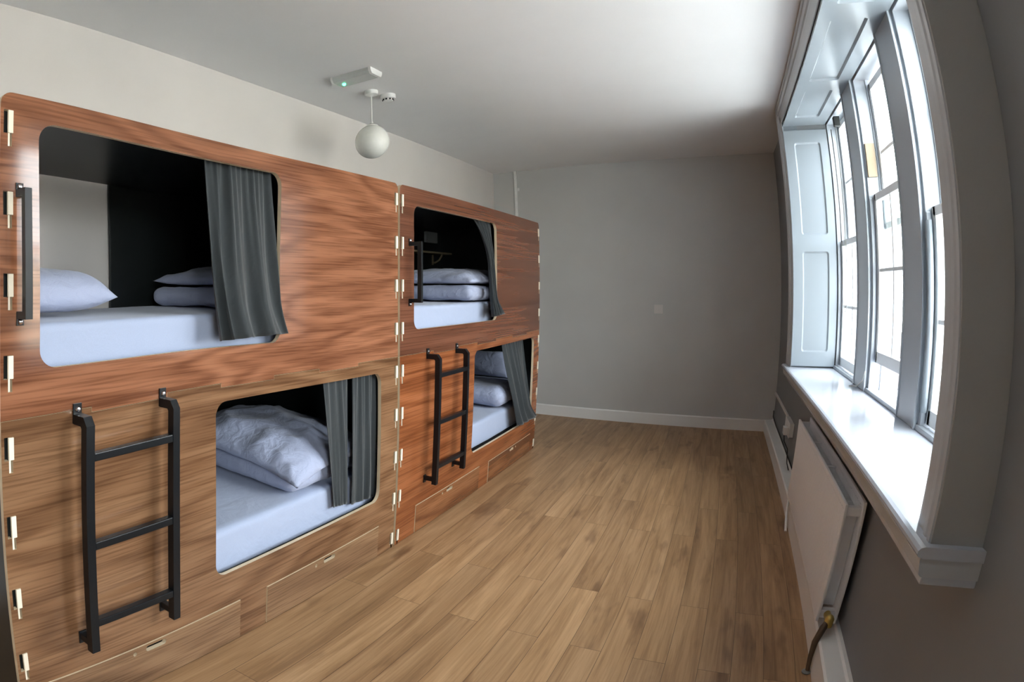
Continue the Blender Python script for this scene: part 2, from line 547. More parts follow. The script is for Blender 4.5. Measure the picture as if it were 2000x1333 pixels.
# ------------------------------------------------------------------ the setting
o = MB().box((XL - .2, YN - .2, -.12), (XO, YF + .2, 0)).build('floor', M['floor']); tag(o, 'brown oak plank laminate floor of the dormitory', 'floor', kind='structure')
o = MB().box((XL - .2, YN - .2, H), (XO, YF + .2, H + .12)).build('ceiling', M['ceiling']); tag(o, 'plain white ceiling of the dormitory', 'ceiling', kind='structure')
o = MB().box((XL - .2, YN, 0), (XL, YF, H)).build('wall_left', M['wall']); tag(o, 'pale warm grey wall behind the bunks', 'wall', kind='structure')
o = MB().box((XL - .2, YF, 0), (XO, YF + .2, H)).build('wall_far', M['far_wall']); tag(o, 'plain grey wall at the far end of the room', 'wall', kind='structure')
o = MB().box((XL - .2, YN - .2, 0), (XO, YN, H)).build('wall_near', M['wall']); tag(o, 'grey wall behind the photographer', 'wall', kind='structure')
wr = MB()
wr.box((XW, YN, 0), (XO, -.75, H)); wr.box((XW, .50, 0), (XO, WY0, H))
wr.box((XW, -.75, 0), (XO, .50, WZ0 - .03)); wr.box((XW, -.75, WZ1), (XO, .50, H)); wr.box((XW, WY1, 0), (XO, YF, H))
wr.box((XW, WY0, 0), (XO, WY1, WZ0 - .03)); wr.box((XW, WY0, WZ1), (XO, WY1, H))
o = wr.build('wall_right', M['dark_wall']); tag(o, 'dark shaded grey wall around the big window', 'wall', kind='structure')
o = MB().prism([(YF, 0), (YF - .018, 0), (YF - .018, .108), (YF - .010, .116), (YF, .118)], 'X', XL, XW)
# prism on X uses (y, z)
o = o.build('baseboard_far', M['skirting']); tag(o, 'white skirting board along the far wall', 'baseboard', kind='structure')
o = MB().prism([(XW, 0), (2.243, 0), (2.241, .112), (2.249, .122), (2.322, .126), (2.330, .136), (XW, .136)], 'Y', YN, YF - .018).build('baseboard_right', M['skirting']); tag(o, 'white boxed skirting under the window and radiator', 'baseboard', kind='structure')
o = MB().prism([(XL, 0), (XL + .018, 0), (XL + .018, .11), (XL, .118)], 'Y', YN, .64).build('baseboard_left', M['skirting']); tag(o, 'white skirting board on the left wall before the bunks', 'baseboard', kind='structure')

# window casing: a moulded frame standing proud of the wall
CX0 = 2.205
def casing_profile(o_, i_):
    """(x, y) section from outer edge o_ to inner edge i_"""
    d = i_ - o_
    q = [(XW, 0), (CX0, 0), (CX0, .14), (CX0 + .007, .18), (CX0 + .007, .24), (CX0 + .002, .30), (CX0 + .003, .42), (CX0 + .011, .47), (CX0 + .011, .56),
         (CX0 + .012, .62), (CX0 + .012, .90), (CX0 + .013, 1.0), (XW, 1.0)]
    return [(x, o_ + d * t) for x, t in q]
cs = MB()
cs.prism(casing_profile(1.587, 1.722), 'Z', WZ0 - .02, 2.74)
cs.prism([(min(x, 2.2185), y) for x, y in casing_profile(5.215, 5.004)], 'Z', WZ0 - .02, 2.74)
cs.box((2.2185, 5.032, WZ0 - .02), (XW, 5.215, 2.74))
# head: same section turned to lie along y  (x, z)
cs.prism([(x, z) for x, z in casing_profile(2.752, WZ1)], 'Y', 1.587, 5.215)
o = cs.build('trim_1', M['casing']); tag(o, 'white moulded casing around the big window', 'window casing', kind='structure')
o = MB().box((CX0 + .004, 1.580, WZ0 - .015), (XW, 1.5868, 2.74), .001).build('trim_10', M['casing_side_shade']); tag(o, 'outer side of the near window casing, its shade put in as darker grey', 'window casing side', kind='structure')
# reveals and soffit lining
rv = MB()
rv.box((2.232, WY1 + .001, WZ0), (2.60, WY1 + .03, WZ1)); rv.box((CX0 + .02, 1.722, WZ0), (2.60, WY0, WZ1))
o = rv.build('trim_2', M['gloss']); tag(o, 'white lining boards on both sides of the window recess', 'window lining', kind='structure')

def panel_board(axis, face, a0, a1, b0, b1, fields, depth=.022, recess=.010, sgn=1):
    """flat board with sunk rounded fields; axis is the normal axis; fields are (a0,a1,b0,b1)"""
    mb = MB()
    fs_ = sorted(fields, key=lambda f: (f[2], f[0])) if b1 - b0 > a1 - a0 and axis == 'Y' else sorted(fields, key=lambda f: f[2])
    cuts = [b0] + [(p[3] + q[2]) / 2 for p, q in zip(fs_, fs_[1:])] + [b1]
    mb.box((0, a0, b0), (depth - recess - .001, a1, b1))
    mb.add([(h, u, v) for h in (0, depth) for u, v in ((a0, b0), (a1, b0), (a1, b1), (a0, b1))],
           [(0, 1, 5, 4), (1, 2, 6, 5), (2, 3, 7, 6), (3, 0, 4, 7)])
    for f, c0, c1 in zip(fs_, cuts, cuts[1:]):                  # face of the board round each sunk field
        L0 = rrect(f[0], f[1], f[2], f[3], .022, 5)
        n = len(L0); g = n // 4
        cor = [(a1, c1), (a0, c1), (a0, c0), (a1, c0)]
        vs = [(depth, u, v) for u, v in L0] + [(depth, u, v) for u, v in cor]
        fc = []
        for k in range(4):
            fc += [(n + k, k * g + i + 1, k * g + i) for i in range(g - 1)]
            fc.append((n + k, n + (k + 1) % 4, ((k + 1) % 4) * g, k * g + g - 1))
        mb.add(vs, fc)
    for f in fields:                                            # sunk field with a bevelled bead round it
        L0 = rrect(f[0], f[1], f[2], f[3], .022, 5)
        L1 = rrect(f[0] + .012, f[1] - .012, f[2] + .012, f[3] - .012, .014, 5)
        n = len(L0)
        vs = [(depth, u, v) for u, v in L0] + [(depth - recess, u, v) for u, v in L1]
        mb.add(vs, [(i, (i + 1) % n, n + (i + 1) % n, n + i) for i in range(n)] + [tuple(range(n, 2 * n))])
    out = []
    for (h, u, v) in mb.v:
        if axis == 'Y': out.append((u, face + sgn * h, v))
        else: out.append((u, v, face + sgn * h))
    mb.v = out
    return mb
# folded shutter on the far side, two sunk panels
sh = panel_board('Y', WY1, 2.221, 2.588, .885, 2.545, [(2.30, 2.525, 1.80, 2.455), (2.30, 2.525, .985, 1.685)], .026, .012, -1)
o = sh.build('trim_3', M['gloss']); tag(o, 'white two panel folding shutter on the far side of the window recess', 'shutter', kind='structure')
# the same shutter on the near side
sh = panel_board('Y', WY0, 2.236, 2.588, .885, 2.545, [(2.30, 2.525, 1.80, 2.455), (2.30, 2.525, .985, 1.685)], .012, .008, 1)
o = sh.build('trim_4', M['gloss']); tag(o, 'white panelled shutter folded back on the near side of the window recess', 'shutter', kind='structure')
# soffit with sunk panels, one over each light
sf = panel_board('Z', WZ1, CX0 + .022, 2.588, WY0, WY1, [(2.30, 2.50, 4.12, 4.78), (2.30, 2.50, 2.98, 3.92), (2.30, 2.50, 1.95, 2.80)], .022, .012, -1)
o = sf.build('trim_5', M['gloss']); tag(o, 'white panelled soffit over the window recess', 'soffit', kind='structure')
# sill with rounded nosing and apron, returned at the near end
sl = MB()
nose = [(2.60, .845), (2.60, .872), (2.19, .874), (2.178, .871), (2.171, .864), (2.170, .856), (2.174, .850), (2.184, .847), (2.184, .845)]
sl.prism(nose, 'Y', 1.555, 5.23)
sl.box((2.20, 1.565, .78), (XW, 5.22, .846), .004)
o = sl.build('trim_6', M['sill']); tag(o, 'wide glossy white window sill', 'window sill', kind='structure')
ap = MB().prism([(XW, .80), (2.196, .80), (2.190, .806), (2.184, .838), (2.184, .8465), (XW, .8465)], 'Y', 1.562, 5.222)
o = ap.build('trim_7', M['casing']); tag(o, 'white moulded apron under the window sill', 'window apron', kind='structure')

# mullion posts between the three lights
PX = 2.58
def post(n, y0, y1, lab):
    mb = MB()
    mb.box((PX, y0, WZ0 + .012), (2.80, y1, WZ1), .004)
    mb.box((PX - .006, y0 - .012, WZ0 + .012), (PX + .006, y0 + .006, WZ1), .003)    # staff beads
    mb.box((PX - .006, y1 - .006, WZ0 + .012), (PX + .006, y1 + .012, WZ1), .003)
    o = mb.build(n, M['post']); tag(o, lab, 'window post', kind='structure')
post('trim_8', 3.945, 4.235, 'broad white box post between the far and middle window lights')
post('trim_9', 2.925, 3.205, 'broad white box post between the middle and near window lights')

def sash(name, x0, x1, y0, y1, z0, z1, zb, parent, stile=.045, top=.04, bot=.055, bar=.020, cols=2):
    """a sash: stiles, rails and glazing bars in one mesh; panes are children"""
    mb = MB()
    mb.box((x0, y0, z0), (x1, y0 + stile, z1), .004); mb.box((x0, y1 - stile, z0), (x1, y1, z1), .004)
    mb.box((x0, y0 + .01, z0), (x1, y1 - .01, z0 + bot), .004); mb.box((x0, y0 + .01, z1 - top), (x1, y1 - .01, z1), .004)
    ys = [y0 + stile + (y1 - y0 - 2 * stile) * k / cols for k in range(1, cols)]
    for y in ys:
        mb.box((x0 + .004, y - bar / 2, z0 + bot - .004), (x1 - .006, y + bar / 2, z1 - top + .004), .005)
    for z in zb:
        mb.box((x0 + .0055, y0 + stile - .004, z - bar / 2), (x1 - .0075, y1 - stile + .004, z + bar / 2), .005)
    s_ = mb.build(name, M['sash'], parent)
    ey = [y0 + stile] + ys + [y1 - stile]; ez = [z0 + bot] + list(zb) + [z1 - top]
    xm = (x0 + x1) / 2
    for a, b in zip(ey, ey[1:]):
        for c, d in zip(ez, ez[1:]):
            MB().box((xm - .0015, a, c), (xm + .0015, b, d)).build('glass_pane', M['glass'], s_)
    return s_

def light(n, lab, y0, y1, lz0, lz1, lzb, uz0, uz1, uzb):
    t = thing(n, lab, 'window', ((PX + .12), (y0 + y1) / 2, WZ0 + .012), kind='structure')
    fr = MB()
    fr.box((PX + .02, y0 - .012, WZ0 + .012), (2.80, y0 + .012, WZ1), .003); fr.box((PX + .02, y1 - .012, WZ0 + .012), (2.80, y1 + .012, WZ1), .003)
    fr.box((PX + .02, y0, WZ1 - .03), (2.80, y1, WZ1), .003)
    fr.box((PX + .005, y0, WZ0 + .012), (PX + .04, y1, WZ0 + .034), .004)           # inner sill bead
    fr.box((PX + .03, y0, WZ0 - .02), (2.86, y1, WZ0 + .024), .004)                   # outer sill
    for yy in (y0 + .012, y1 - .012):                                               # parting beads
        s_ = .010 if yy < (y0 + y1) / 2 else -.010
        fr.box((2.677, yy, WZ0 + .02), (2.685, yy + s_, WZ1 - .02))
        fr.box((PX + .02, yy, WZ0 + .02), (PX + .042, yy + s_ * 1.2, lz1 - .02), .003)
    fr.build('window_frame', M['post'], t)
    sash('lower_sash', 2.630, 2.672, y0 + .016, y1 - .016, lz0, lz1, lzb, t, bot=.062)
    sash('upper_sash', 2.690, 2.732, y0 + .016, y1 - .016, uz0, uz1, uzb, t, bot=.036)
    return t
w1 = light('window_1', 'far sash window light, closed, with a hanging cord', 4.25, 5.02, .898, 1.755, [1.305], 1.72, 2.57, [2.15])
w2 = light('window_2', 'middle sash window light, lower sash raised a little', 3.215, 3.935, 1.035, 1.935, [1.527], 1.745, 2.545, [2.155])
w3 = light('window_3', 'near sash window light, mostly hidden behind the casing', 1.80, 2.915, .898, 1.755, [1.305], 1.72, 2.57, [2.15])
w4 = light('added_window_4', 'unseen second sash window added along the same wall, beside the photographer', -.74, .49, .898, 1.755, [1.305], 1.72, 2.57, [2.15])  # out of view, added to brighten the left wall and near pods
MB().tube([(2.60, 2.87, .95), (2.60, 2.87, 1.70)], .016, 10).build('sash_stop', M['gloss'], w3, smooth=True)

# ------------------------------------------------------------------ outside, behind the glass
o = MB().box((2.84, -30, -3.6), (40, 45, -3.5)).build('pavement', M['pavement']); tag(o, 'pale paved ground outside the window', 'pavement', kind='structure')
t = thing('brick_building', 'pale brick building across the street, washed out by daylight', 'building', (22.0, 4.0, -3.5))
MB().box((22.0, -30, -3.5), (28, 45, 2.4)).build('facade', M['brick'], t)
MB().box((21.9, -30, 2.4), (28, 45, 2.7)).build('cornice', M['stone'], t)
for k in range(9):
    for zz in (-2.6, .2):
        y = -12 + k * 6.2
        f = MB().box((21.94, y - .65, zz - .1), (22.02, y + .65, zz + 1.9)).build('window_surround', M['stone'], t)
        MB().box((21.92, y - .5, zz), (21.95, y + .5, zz + 1.75)).build('window_glazing', M['dark_glass'], f)
t = thing('iron_railing', 'dark iron railing just outside the window', 'railing', (3.25, 4, .2))
for z in (.55, 1.08):
    MB().box((3.235, 1.4, z), (3.265, 7.2, z + .03)).build('rail', M['iron'], t)
for k in range(36):
    y = 1.5 + k * .16
    MB().tube([(3.25, y, .20), (3.25, y, 1.10)], .011, 8).build('baluster', M['iron'], t, smooth=True, angle=40)
o = rootmesh(MB().box((2.83, 1.3, .08), (3.35, 7.3, .20), .01), 'stone_ledge', M['stone'], (3.1, 4, .08)); tag(o, 'stone ledge carrying the railing outside the window', 'ledge')

# ------------------------------------------------------------------ sleeping pods
ZT = 1.993
def comb(ylist, zh, zl):
    """finger joint line between lower and upper pod: list of (y, z)"""
    pts = []
    for k in range(len(ylist) - 1):
        z = zh if k % 2 == 0 else zl
        pts += [(ylist[k], z), (ylist[k + 1], z)]
    return pts
COMB_A = [.655, .948, 1.252, 1.523, 1.838, 2.153, 2.467, 2.852]
COMB_B = [2.872, 3.275, 3.640, 3.950, 4.310, 4.680, 5.050, 5.432]
ZH, ZL = 1.062, 1.046
TZ = [1.907 - .2314 * i for i in range(9)]

def slot(y0, y1, zc, flip):
    """key shaped cut: wide part for the tenon, narrow tail below"""
    a, b = (y0, y1)
    top, mid, low = zc + .034, zc - .033, zc - .070
    return [(a, mid), (a + .013, mid), (a + .013, low), (a + .025, low), (a + .025, mid), (b, mid), (b, top), (a, top)]

def tenon_mb(y0, y1, zc, flip):
    mb = MB()
    mb.box((-.004, y0 + .012, zc - .032), (.004, y1 - .0005, zc + .033), .001)
    mb.box((-.004, y0 + .0135, zc - .069), (-.001, y0 + .019, zc - .030))
    return mb

def drawer(parent, y0, y1, z1, hy, dy, ven):
    """pull out drawer front with a finger slot and a lock hole"""
    slot_ = rrect(hy - .046, hy + .046, z1 - .035, z1 - .013, .0105, 5)
    hole = [(dy + .008 * cos(2 * pi * k / 14), z1 - .026 + .008 * sin(2 * pi * k / 14)) for k in range(14)]
    d = MB().sheet([(y0 + .003, .004), (y1 - .003, .004), (y1 - .003, z1 - .003), (y0 + .003, z1 - .003)], [slot_, hole], -.016, .003).build('drawer', [M[ven], M['ply']], parent)
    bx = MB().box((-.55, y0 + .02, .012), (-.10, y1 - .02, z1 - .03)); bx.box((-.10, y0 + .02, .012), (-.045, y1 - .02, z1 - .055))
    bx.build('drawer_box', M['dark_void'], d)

def pod(label, tier, y0, y1, combs, op, ven, drawers, group):
    t = thing('sleeping_pod', label, 'bunk bed', (-.45, (y0 + y1) / 2, 0 if tier == 0 else 1.062), group)
    cp = comb(combs, ZH, ZL)
    if tier == 0:
        out = []
        # bottom edge with the drawer cut-outs
        out.append((y0, 0.002))
        for (a, b, z, *_ ) in drawers:
            out += [(a, .002), (a, z), (b, z), (b, .002)]
        out.append((y1, .002))
        lo = [(y + (.0008 if k % 2 == 0 else -.0008) * (1 if (k // 2) % 2 == 0 else -1), z - .001) for k, (y, z) in enumerate(cp)]
        out += lo[::-1]
        zz = TZ[4:]
    else:
        r = .035
        out = [(y, z + .001) for y, z in cp]
        out += [(y1 - r + r * cos(math.radians(a)), ZT - r + r * sin(math.radians(a))) for a in range(0, 91, 15)]
        out += [(y0 + r - r * sin(math.radians(a)), ZT - r + r * cos(math.radians(a))) for a in range(0, 91, 15)]
        zz = TZ[:4]
    L = (y0 + .010, y0 + .038)
    R = (y1 - .036, y1 - .006)
    holes = [rrect(op[0], op[1], op[2], op[3], .055, 9)]
    for z in zz:
        holes.append(slot(L[0], L[1], z, False)); holes.append(slot(R[0], R[1], z, True))
    MB().sheet(out, holes, -.018, 0).build('front_panel', [M[ven], M['ply']], t)
    for z in zz:
        tenon_mb(L[0], L[1], z, False).build('tenon', M['tenon'], t)
        tenon_mb(R[0], R[1], z, True).build('tenon', M['tenon'], t)
    zb, zt = (.01, 1.040) if tier == 0 else (1.066, 1.985)
    base = .27 if tier == 0 else 1.13
    for (a, b) in ((y0 + .016, y0 + .034), (y1 - .034, y1 - .016)):
        MB().box((-.945, a, zb), (-.0185, b, zt)).build('side_panel', M['black_board'], t)
    yb = 1.62 if (tier == 1 and y0 < 1) else y0 + .034
    MB().box((-.945, yb, base), (-.930, y1 - .034, zt), .004).build('back_panel', M['black_board'], t)
    MB().box((-.929, y0 + .034, zt - .016), (-.0185, y1 - .034, zt)).build('ceiling_panel', M['black_board'], t)
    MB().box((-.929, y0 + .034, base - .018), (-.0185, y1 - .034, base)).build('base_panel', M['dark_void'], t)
    for d in drawers:
        drawer(t, *d)
    return t
GP = 'sleeping pods built in two stacked rows'
OPU_A = (.773, 1.884, 1.199, 1.922); OPL_A = (1.492, 2.679, .322, .993)
OPU_B = (3.030, 4.322, 1.198, 1.893); OPL_B = (3.905, 5.275, .300, 1.006)
pAU = pod('near upper sleeping pod with a red-brown walnut front and a wide opening', 1, .655, 2.852, COMB_A, OPU_A, 'ven_upper_near', [], GP)
pAL = pod('near lower sleeping pod with a tan walnut front behind the large ladder', 0, .655, 2.852, COMB_A, OPL_A, 'ven_lower_near',
          [(.735, 1.632, .180, 1.195, 1.10, 'drawer_near'), (1.790, 2.686, .178, 2.238, 2.134, 'drawer_near')], GP)
pBU = pod('far upper sleeping pod with a dark walnut front and tied curtain', 1, 2.872, 5.432, COMB_B, OPU_B, 'ven_upper_far', [], GP)
pBL = pod('far lower sleeping pod with an orange walnut front behind the small ladder', 0, 2.872, 5.432, COMB_B, OPL_B, 'ven_lower_far',
          [(3.100, 4.080, .173, 3.567, 3.463, 'drawer_far'), (4.262, 5.290, .165, 4.780, 4.885, 'drawer_far')], GP)

def grab_handle(parent, y, yb, x, z0, z1):
    r = .0105
    y = yb
    h = MB().tube([(.002, yb, z1), (x, y, z1), (x, y, z0), (.002, yb, z0)], r, square=True).build('grab_handle', M['metal'], parent)
    for z, s_ in ((z1, 1), (z0, -1)):
        MB().box((.0005, yb - .011, z - .008 if s_ > 0 else z - .030), (.005, yb + .011, z + .030 if s_ > 0 else z + .008), .001).build('mounting_plate', M['metal'], h)
        MB().lathe([(.0085, .004), (.0085, .008), (.006, .011), (.001, .012)], (0, yb, z + s_ * .019), 'X', 14).build('bolt', M['chrome'], h, smooth=True, angle=40)
grab_handle(pAU, .712, .712, .048, 1.360, 1.706)
grab_handle(pBU, 2.972, 2.978, .062, 1.362, 1.674)

# inside fittings
rl = MB().tube([(-.93, 2.34, 1.90), (-.87, 2.30, 1.905), (-.82, 2.27, 1.90)], .008, 8); rl.lathe([(.006, 0), (.030, .004), (.032, .06), (.02, .075)], (-.82, 2.27, 1.84), 'Z', 16)
rl.build('reading_lamp', M['metal'], pAU, smooth=True, angle=40)
shf = MB().box((-.930, 4.50, 1.735), (-.80, 5.36, 1.752), .003).build('wall_shelf', M['shelf_wood'], pBU)
br = MB().tube([(-.925, 5.22, 1.66), (-.90, 5.22, 1.662), (-.862, 5.22, 1.685), (-.84, 5.22, 1.72), (-.835, 5.22, 1.735)], .009, 8)
br.box((-.930, 5.21, 1.64), (-.920, 5.23, 1.735)); br.build('shelf_bracket', M['shelf_wood'], shf, smooth=True, angle=40)
sk = MB().box((-.930, 5.05, 1.845), (-.905, 5.28, 1.945), .004).build('wall_socket', M['white_plastic'], pBU)

# ------------------------------------------------------------------ ladders
def ladder(label, ya, yb):
    t = thing('bunk_ladder', label, 'ladder', (.065, (ya + yb) / 2, .29), 'black steel bunk ladders')
    x, r = .068, .0145
    for y in (ya, yb):
        rail = MB().tube([(.006, y, 1.036), (x - .012, y, 1.036), (x, y, 1.020), (x, y, .290)], r, square=True).build('rail', M['metal'], t)
        MB().tube([(.0055, y, .318), (x, y, .318)], .011, square=True).build('foot_bracket', M['metal'], rail)
        MB().box((.0005, y - .014, .290), (.006, y + .014, .335), .001).build('mounting_plate', M['metal'], rail)
        MB().box((.0005, y - .0145, 1.022), (.006, y + .0145, 1.082), .001).build('mounting_plate', M['metal'], rail)
        MB().lathe([(.009, .005), (.009, .009), (.006, .013), (.001, .014)], (0, y, 1.064), 'X', 14).build('bolt', M['chrome'], rail, smooth=True, angle=40)
    for z in (.930, .657, .393):
        MB().box((x - .013, ya + r, z - .0125), (x + .013, yb - r, z + .0125), .003).build('rung', M['metal'], t)
    return t
ladder('large black steel ladder on the near pod, left of the open lower bunk', .895, 1.228)
ladder('smaller black steel ladder on the far orange pod', 3.195, 3.598)

# ------------------------------------------------------------------ bedding
def wr_(p, f, a, seed, st=(1, 1, 1)):
    q = Vector((p.x * st[0] * f + seed, p.y * st[1] * f + seed * 1.7, p.z * st[2] * f))
    return (noise.ridged_multi_fractal(q, 1.0, 2.1, 4, .9, 1.6) - 1.0) * a

def mattress(label, y0, y1, z0, z1, seed):
    c = (-.497, (y0 + y1) / 2, (z0 + z1) / 2)
    size = (.855, y1 - y0, z1 - z0)
    def fn(p, n):
        return n * (wr_(p, 2.6, .0022, seed, (1, 1, 2)) + noise.noise(p * 1.7 + Vector((seed, 0, 0))) * .003)
    mb = rbox((0, 0, 0), size, .022, (40, 90, 12), fn)
    mb.v = [tuple(Vector(v) + Vector(c)) for v in mb.v]
    o = rootmesh(mb, 'mattress', M['sheet'], (c[0], c[1], z0), smooth=True)
    tag(o, label, 'mattress', 'white sheeted mattresses in the pods')
    return o
mattress('white sheeted mattress in the near upper pod', .70, 2.81, 1.137, 1.330, 1.1)
mattress('white sheeted mattress in the near lower pod under the big pillow', .70, 2.81, .279, .466, 2.7)
mattress('white sheeted mattress in the far upper pod', 2.92, 5.39, 1.137, 1.328, 3.9)
mattress('white sheeted mattress in the far lower pod', 2.92, 5.39, .279, .462, 5.2)

def pillow(label, c, size, rz=0., tilt=(0, 0), seed=0, droop=0., group='white pillows on the pod beds', pull=.07, wamp=.010, zmin=None):
    lx, ly, h = size
    nu, nv = 56, 56
    rot = Matrix.Rotation(rz, 4, 'Z') @ Matrix.Rotation(tilt[0], 4, 'X') @ Matrix.Rotation(tilt[1], 4, 'Y')
    mb = MB()
    for side in (1, -1):
        def fn(a, b):
            u, v = 2 * a - 1, 2 * b - 1
            u = math.copysign(abs(u) ** .85, u); v = math.copysign(abs(v) ** .85, v)
            x = lx / 2 * u * (1 - pull * (1 - v * v)); y = ly / 2 * v * (1 - pull * (1 - u * u))
            e = max(0, (1 - u ** 4)) * max(0, (1 - v ** 4))
            t = h / 2 * e ** .55
            ed = min(1, e * 6)
            wv = wr_(Vector((x, y, side)), 4.2, wamp, seed + side) * ed + noise.noise(Vector((x * 4 + seed, y * 4, side))) * .012 * ed
            # gathers running in from the seams
            wv += .006 * sin(30 * x + 9 * noise.noise(Vector((x * 3, y * 3, seed)))) * ed * (abs(v) ** 3) + .006 * sin(28 * y + 8 * noise.noise(Vector((x * 3, y * 3, seed + 5)))) * ed * (abs(u) ** 3)
            z = side * (t * (1.0 if side > 0 else .55) + wv * (1 if side > 0 else .5))
            z -= droop * (u * u + v * v) * .5
            p = rot @ Vector((x, y, z))
            if zmin is not None:                                # the cloth rests on what lies under it and sags past its rounded edge
                lim = zmin(p.x + c[0], p.y + c[1]) if callable(zmin) else zmin
                p.z = max(p.z, lim - c[2] + .0002 * (1 if side > 0 else 0))
            return (p.x + c[0], p.y + c[1], p.z + c[2])
        mb.soft(fn, nu, nv)
    bm = bmesh.new()
    vv = [bm.verts.new(v) for v in mb.v]
    for f in mb.f:
        try: bm.faces.new([vv[i] for i in f])
        except ValueError: pass
    bmesh.ops.remove_doubles(bm, verts=list(bm.verts), dist=.0004)
    m2 = MB(); m2.bm(bm)
    o = rootmesh(m2, 'pillow', M['pillow'], (c[0], c[1], min(v[2] for v in m2.v)), smooth=True)
    return tag(o, label, 'pillow', group)

def duvet(label, c, size, seed, layers=2, r=.05):
    def fn(p, n):
        hz = size[2] / 2
        s_ = abs(sin((p.z + hz) / size[2] * pi * layers))
        side = 1 - abs(n.z)
        d = -.016 * (1 - s_) ** 3 * side
        return n * (d + wr_(p, 3.6, .007, seed, (1, 1, .6)) + noise.noise(p * 5 + Vector((seed, 0, 0))) * .010)
    mb = rbox((0, 0, 0), size, r, (44, 44, 18), fn)
    mb.v = [tuple(Vector(v) + Vector(c)) for v in mb.v]
    o = rootmesh(mb, 'folded_duvet', M['pillow'], (c[0], c[1], c[2] - size[2] / 2), smooth=True)
    return tag(o, label, 'duvet', 'folded white duvets in the pods')

def over_duvet(x, y):
    e = min(x + .89, -.09 - x, y - 2.06, 2.78 - y)
    if e > .055: return .621
    if e > -.012: return .621 - .055 + sqrt(max(0, .055 ** 2 - min(.055, .043 - e) ** 2))
    return .566 - 2.5 * (-.012 - e)
# near upper pod
pillow('white pillow at the left end of the near upper bed', (-.455, .925, 1.402), (.56, .46, .225), 0, (0, 0), 1, zmin=1.337)
duvet('folded white duvet behind the curtain of the near upper bed', (-.47, 2.27, 1.388), (.70, .96, .098), 11, 1, .045)
pillow('white pillow on the folded duvet, half hidden by the near upper curtain', (-.46, 2.26, 1.472), (.70, .92, .15), 0, (0, 0), 3, pull=.03, zmin=1.451)
# near lower pod
duvet('thick folded white duvet under the pillow in the near lower pod', (-.49, 2.42, .540), (.80, .72, .125), 21, 1, .055)
pillow('big rumpled white pillow heaped on the duvet in the near lower pod', (-.475, 2.40, .648), (.86, .76, .19), .03, (0, .06), 7, .085, pull=.05, wamp=.020, zmin=over_duvet)
# far upper pod
duvet('folded white duvet under the pillow in the far upper pod', (-.46, 4.52, 1.392), (.76, .98, .106), 31, 1, .05)
pillow('white pillow on top of the stack in the far upper pod', (-.46, 4.52, 1.492), (.76, .98, .17), 0, (0, 0), 12, .02, pull=.03, zmin=1.461)
# far lower pod
duvet('puffy white folded duvet in the far lower pod', (-.42, 4.98, .560), (.70, .62, .165), 41, 1, .08)
pillow('shadowed pillow leaning at the back of the far lower pod', (-.50, 5.305, .748), (.56, .24, .13), 0, (1.2, 0), 15)

# ------------------------------------------------------------------ curtains
def curtain(label, z1, z0, top, bot, xt, xb, folds, seed, amp=.018, op=None, gather=None, flare=0., rod=None, z0b=None):
    """cloth from y range top at z1 to y range bot at z0 ; gather(v) narrows ; sweep(v) shifts"""
    t = thing('pod_curtain', label, 'curtain', (xt, sum(top) / 2, z0), 'charcoal curtains of the pods')
    mb = MB()
    nu, nv = 110, 40
    def fn(u, v):
        k = v
        a = top[0] + (bot[0] - top[0]) * k; b = top[1] + (bot[1] - top[1]) * k
        if gather:
            a, b = gather(v)
        q = Vector((u * 3.1 + seed, v * .55, seed))
        uu = u + .055 * noise.noise(q) * (.4 + v)
        uu = min(1, max(0, uu))
        y = a + (b - a) * uu
        wv = noise.noise(Vector((u * 2.3 + seed * 3, v * .8, 2)))
        ph = 2 * pi * folds * (u + .10 * sin(4.3 * u + seed)) + seed + 1.5 * wv * (.3 + v)
        am = amp * (.5 + .9 * v) * (.65 + .9 * abs(noise.noise(Vector((u * folds * .9, v * 1.2, seed)))))
        fine = .005 * sin(2 * pi * folds * 2.6 * u + seed * 2) * (1 - v) ** 2 + .004 * noise.noise(Vector((u * 14, v * 3, seed))) * v
        x = xt + (xb - xt) * v ** 1.3 + am * (sin(ph) + .25 * sin(2 * ph + 1)) + fine
        y += am * .6 * cos(ph) * (1 - .6 * u)
        y += flare * max(0, (v - .8) / .2) ** 1.5 * u
        zb = z0 if z0b is None else z0 + (z0b - z0) * u
        z = z1 + (zb - z1) * v + .004 * sin(ph) * v
        return (x, y, z)
    mb.soft(fn, nu, nv)
    cl = mb.build('cloth', M['curtain'], t, smooth=True)
    m = cl.modifiers.new('thickness', 'SOLIDIFY'); m.thickness = .0025; m.offset = 0
    ry = rod or (op[0] - .03, op[1] + .03)
    MB().tube([(xt, ry[0], z1 + .004), (xt, ry[1], z1 + .004)], .006, 8).build('curtain_rod', M['metal'], t, smooth=True, angle=40)
    return t
curtain('charcoal curtain drawn to the right of the near upper opening', 1.945, 1.228, (1.462, 1.858), (1.490, 1.862), -.042, .034, 4.5, .4, .016, OPU_A, z0b=1.240, flare=.04)
curtain('left half of the charcoal curtains in the near lower opening', 1.010, .372, (2.236, 2.444), (2.318, 2.446), -.040, -.040, 1.6, 1.9, .009, OPL_A, z0b=.362, rod=(1.46, 2.455))
curtain('right half of the charcoal curtains in the near lower opening', 1.010, .345, (2.476, 2.680), (2.478, 2.690), -.040, -.040, 2.4, 3.1, .009, OPL_A, z0b=.330, rod=(2.465, 2.71))
def tied(v):
    a = 3.96 + .40 * (1 - (1 - min(1, v / .45)) ** 2) * .62 - (.12 * max(0, v - .45))
    b = 4.33 - .06 * v
    return (a, b)
curtain('charcoal curtain swept aside in the far upper opening', 1.915, 1.228, (3.97, 4.36), (4.22, 4.42), -.044, .034, 4, 4.4, .012, OPU_B, gather=tied, z0b=1.240, flare=.13)
